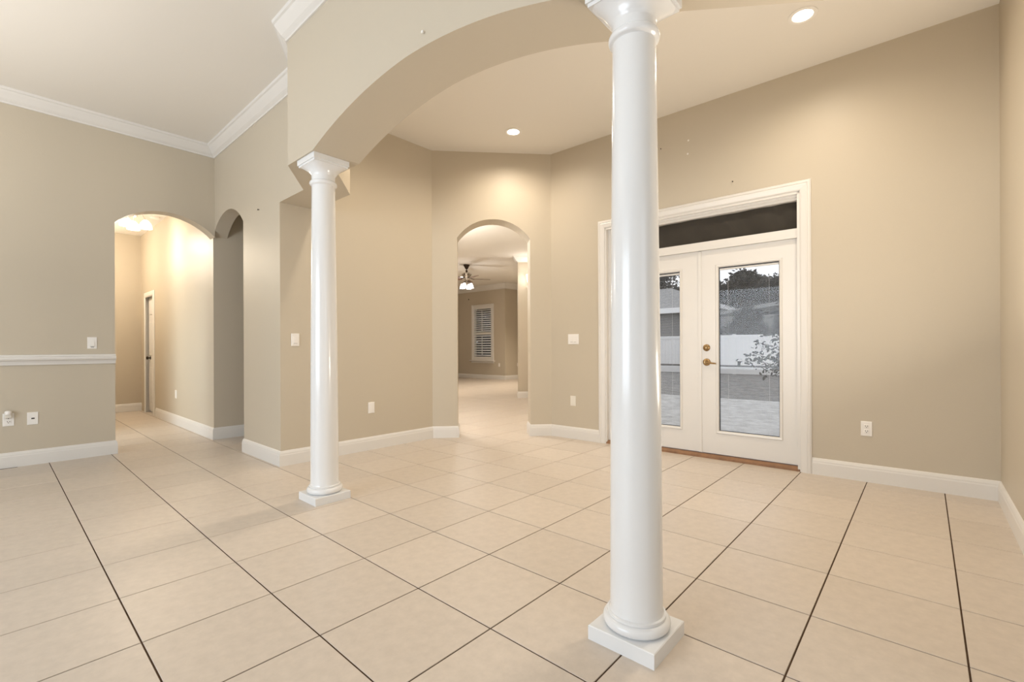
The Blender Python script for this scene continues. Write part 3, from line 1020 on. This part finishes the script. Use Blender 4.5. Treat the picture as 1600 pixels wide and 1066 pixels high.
def foliage(n, blobs, size, seed, flat=0.7):
    rnd = random.Random(seed)
    vs, fs = [], []
    tot = sum(b[3] ** 2 for b in blobs)
    for (bx, by, bz, br, *sq) in blobs:
        kz = sq[0] if sq else 0.85
        m_ = int(n * br ** 2 / tot)
        for _ in range(m_):
            u, th = rnd.uniform(-1, 1), rnd.uniform(0, 2 * PI)
            rr = br * (0.55 + 0.5 * rnd.random())
            s = math.sqrt(1 - u * u)
            c = Vector((bx + rr * s * math.cos(th), by + rr * s * math.sin(th), bz + rr * u * kz))
            d = Vector((rnd.gauss(0, 1), rnd.gauss(0, 1), rnd.gauss(0, flat))).normalized()
            e = d.cross(Vector((rnd.gauss(0, 1), rnd.gauss(0, 1), rnd.gauss(0, 1)))).normalized()
            L = size * rnd.uniform(0.6, 1.3)
            b = len(vs)
            vs += [c, c + d * L * 0.5 + e * L * 0.25, c + d * L, c + d * L * 0.5 - e * L * 0.25]
            fs.append((b, b + 1, b + 2, b + 3))
    mb = MB()
    mb.v = [tuple(p) for p in vs]
    mb.f = fs
    return mb


def tree(label, x, y, blobs, n, size, seed, m='leaf', trunk=0.16, group=None, name='tree'):
    t = thing(name, label, 'tree', (x, y, -0.07), group)
    top = max(b[2] for b in blobs)
    rnd = random.Random(seed)
    MB().tube([(0, 0, 0), (rnd.uniform(-.1, .1), rnd.uniform(-.1, .1), top * 0.4), (rnd.uniform(-.3, .3), rnd.uniform(-.3, .3), top)],
              [trunk, trunk * 0.8, trunk * 0.3], 10).build('trunk', M['bark'], t, True)
    for b in blobs[:4]:
        MB().tube([(0, 0, b[2] * 0.45), (b[0] * 0.5, b[1] * 0.5, b[2] * 0.7), (b[0], b[1], b[2])], [trunk * 0.4, trunk * 0.3, trunk * 0.12], 6).build(
            'branch', M['bark'], t, True)
    foliage(n, blobs, size, seed).build('foliage', M[m], t, kind='stuff', recalc=False)
    return t


def blobs_for(h, w, seed, n=7, low=0.35):
    rnd = random.Random(seed)
    return [(rnd.uniform(-w, w) * 0.6, rnd.uniform(-w, w) * 0.6, h * rnd.uniform(low, 0.82), w * rnd.uniform(0.38, 0.6)) for _ in range(n)]


TL = ['tallest dark tree behind the fence, left of the door meeting stile', 'dark leafy tree behind fence, seen left in the right door pane',
      'dark leafy tree behind fence, seen mid pane in the right door', 'dark leafy tree behind fence, at right edge of the right door pane',
      'tall dark tree behind the grey neighbour house, seen in left door pane', 'low dark tree behind the fence, partly hidden by the front column',
      'tall tree furthest back, between the two dark crowns in the right door pane']
for k, (x, y, h, w) in enumerate(((40, 18.2, 10.5, 3.0), (41.5, 12.2, 8.0, 2.0), (48, 11.0, 8.6, 2.4), (37.5, 7.6, 6.9, 2.1), (47, 21.0, 13, 3.5), (39, 24.5, 6.0, 2.2), (56, 14.2, 10.2, 3.6))):
    tree(TL[k], x, y, blobs_for(h, w, 20 + k, 9, 0.3), 7500, 0.36, 40 + k, 'leaf_dark' if k % 2 else 'leaf', 0.2)
# shrubs against the far side of the fence
SL = ['dark shrub behind the fence, left in the right door pane', 'dark shrub behind the fence, middle of the right door pane',
      'dark shrub behind the fence, right in the right door pane']
for k, (y, w) in enumerate(((8.2, 1.5), (6.2, 1.5), (4.2, 1.5))):
    tree(SL[k], 23.5, y, [(0, -0.3, 1.7, 0.62), (0, 0.3, 1.9, 0.62), (0.2, 0, 2.5, 0.6), (0, 0, 1.0, 0.7)], 4500, 0.22, 70 + k, 'leaf_dark', 0.08, name='shrub')

# white fence
fe = thing('vinyl_fence', 'white vinyl privacy fence across the back of the garden', 'fence', (20.8, 0, -0.07))
Hf = 1.66
for k in range(11):
    y = -2.0 + k * 2.0
    MB().box(-0.06, 0.06, y - 0.06, y + 0.06, 0, Hf + 0.03).build('post', M['vinyl'], fe)
for k in range(10):
    ya, yb = -2.0 + k * 2.0 + 0.06, -2.0 + (k + 1) * 2.0 - 0.06
    MB().box(-0.03, 0.03, ya, yb, Hf - 0.13, Hf).build('top_rail', M['vinyl'], fe)
    MB().box(-0.03, 0.03, ya, yb, 0.02, 0.30).build('bottom_rail', M['vinyl'], fe)
    nb = 12
    for b in range(nb):
        u0, u1 = ya + (yb - ya) * b / nb, ya + (yb - ya) * (b + 1) / nb
        MB().box(-0.014, 0.014, u0 + 0.003, u1 - 0.003, 0.30, Hf - 0.13).build('board', M['vinyl'], fe)
lr = thing('garden_rail', 'thin dark horizontal rail running in front of the white fence', 'rail', (20.3, 0, -0.07))
MB().box(-0.03, 0.03, -2, 18, 0.33, 0.40).build('bar', M['rail'], lr)
for k in range(5):
    MB().box(-0.025, 0.025, -0.2 + 3.7 * k - 0.025, -0.2 + 3.7 * k + 0.025, 0, 0.34).build('bar_post', M['rail'], lr)

# neighbour house
nh = thing('neighbour_house', 'low grey house with pale hipped roof beyond the fence', 'house', (26.5, 10.8, -0.07))
MB().box(0, 9, -1.6, 8, 0, 3.15).build('house_wall', M['stucco'], nh)
MB().box(-0.5, -0.38, -2.1, 8.5, 3.12, 3.42).build('fascia', M['vinyl'], nh)
MB().add([(-0.5, -2.1, 3.36), (9.5, -2.1, 3.36), (9.5, 8.5, 3.36), (-0.5, 8.5, 3.36), (4.5, 2.2, 5.2), (4.5, 4.2, 5.2)],
         [(0, 1, 4), (1, 2, 5, 4), (2, 3, 5), (3, 0, 4, 5), (0, 3, 2, 1)]).build('roof', M['shingle'], nh)
MB().box(-0.03, 0.02, 1.2, 2.6, 1.0, 2.3).build('house_window', M['gasket'], nh)
sh = thing('garden_shed', 'low shed with pale sloping roof among the trees beyond fence', 'shed', (25.6, 6.9, -0.07))
MB().box(0, 2.2, -1.7, 1.9, 0, 2.75).build('shed_wall', M['stucco'], sh)
MB().prism([(-0.25, 2.1, 2.72), (-0.25, -1.9, 3.22), (-0.25, -1.9, 3.42), (-0.25, 2.1, 2.84)], (2.7, 0, 0)).build('shed_roof', M['shingle'], sh)

# leafy young tree close to the patio
bt = thing('young_tree', 'young leafy tree in front of the white fence, right in door pane', 'tree', (12.6, 2.35, -0.07))
rnd = random.Random(5)
MB().tube([(0, 0, 0), (0.02, 0.03, 0.8), (-0.02, 0.05, 1.7), (0.03, 0.02, 2.5)], [0.035, 0.03, 0.022, 0.012], 8).build('trunk', M['bark'], bt, True)
leaf_mb = MB()


def leaf(c, d, L):
    d = d.normalized()
    e = d.cross(Vector((rnd.gauss(0, 1), rnd.gauss(0, 1), rnd.gauss(0, 1)))).normalized()
    leaf_mb.add([c, c + d * L * 0.35 + e * L * 0.22, c + d * L * 0.7 + e * L * 0.18, c + d * L, c + d * L * 0.7 - e * L * 0.18, c + d * L * 0.35 - e * L * 0.22],
                [(0, 1, 2, 3, 4, 5)])


STEMS = [((0.2, 1.25, 0.78), 0.55, 0.10), ((0, 0.75, 1.25), 0.8, 0.12), ((0.1, 0.9, 1.0), 0.6, 0.05), ((0, 0.6, 0.55), 0.45, 0.1), ((0, -0.6, 0.9), 0.6, 0.1),
         ((0.2, -0.7, 1.5), 0.9, 0.1), ((0, 0.35, 1.9), 1.2, 0.1), ((-0.2, 0.5, 1.55), 0.9, 0.1), ((0.1, -0.3, 2.2), 1.4, 0.1), ((0, 0.25, 2.6), 1.6, 0.1),
         ((-0.4, 0.2, 1.1), 0.6, 0.1), ((0.4, 0.1, 0.8), 0.5, 0.1), ((0, 0.3, 0.75), 0.4, 0.05), ((0, 0.45, 0.95), 0.5, 0.05)]
for (tip, base_z, sag) in STEMS:
    tip = Vector(tip)
    pts = []
    for u in range(6):
        w = u / 5
        pts.append(Vector((tip.x * w, tip.y * w, base_z + (tip.z - base_z) * w + sag * math.sin(w * PI))))
    MB().tube(pts, [0.014, 0.012, 0.010, 0.008, 0.006, 0.003], 6).build('branch', M['bark'], bt, True)
    for _ in range(46):
        w = 0.25 + 0.78 * rnd.random()
        a = min(4, int(w * 5))
        c = pts[a].lerp(pts[min(5, a + 1)], min(1, w * 5 - a)) + Vector((rnd.gauss(0, .07), rnd.gauss(0, .07), rnd.gauss(0, .06)))
        leaf(c, Vector((rnd.gauss(0, 1), rnd.gauss(0.3, 1), rnd.gauss(-0.3, 0.7))), rnd.uniform(0.08, 0.15))
leaf_mb.build('foliage', M['leaf_dark'], bt, kind='stuff', recalc=False)
# tree outside the family room window
tree('dark hedge tree outside the shuttered window of the far room', 15.0, 13.9, [(0, -2.6, 1.2, 1.1), (0, -1.2, 1.6, 1.1), (0, 0.2, 1.0, 1.1), (0, 1.5, 1.3, 1.1),
                                                                              (0, -2.0, 3.0, 1.1), (0, -0.4, 3.1, 1.2), (0, 1.2, 2.9, 1.1)], 26000, 0.17, 99, 'leaf_dark', 0.1)
slab('garden_lawn', [(13.0, 10.8), (40, 10.8), (40, 40), (11.8, 40), (11.8, 10.8)], -0.2, -0.071, 'ground')
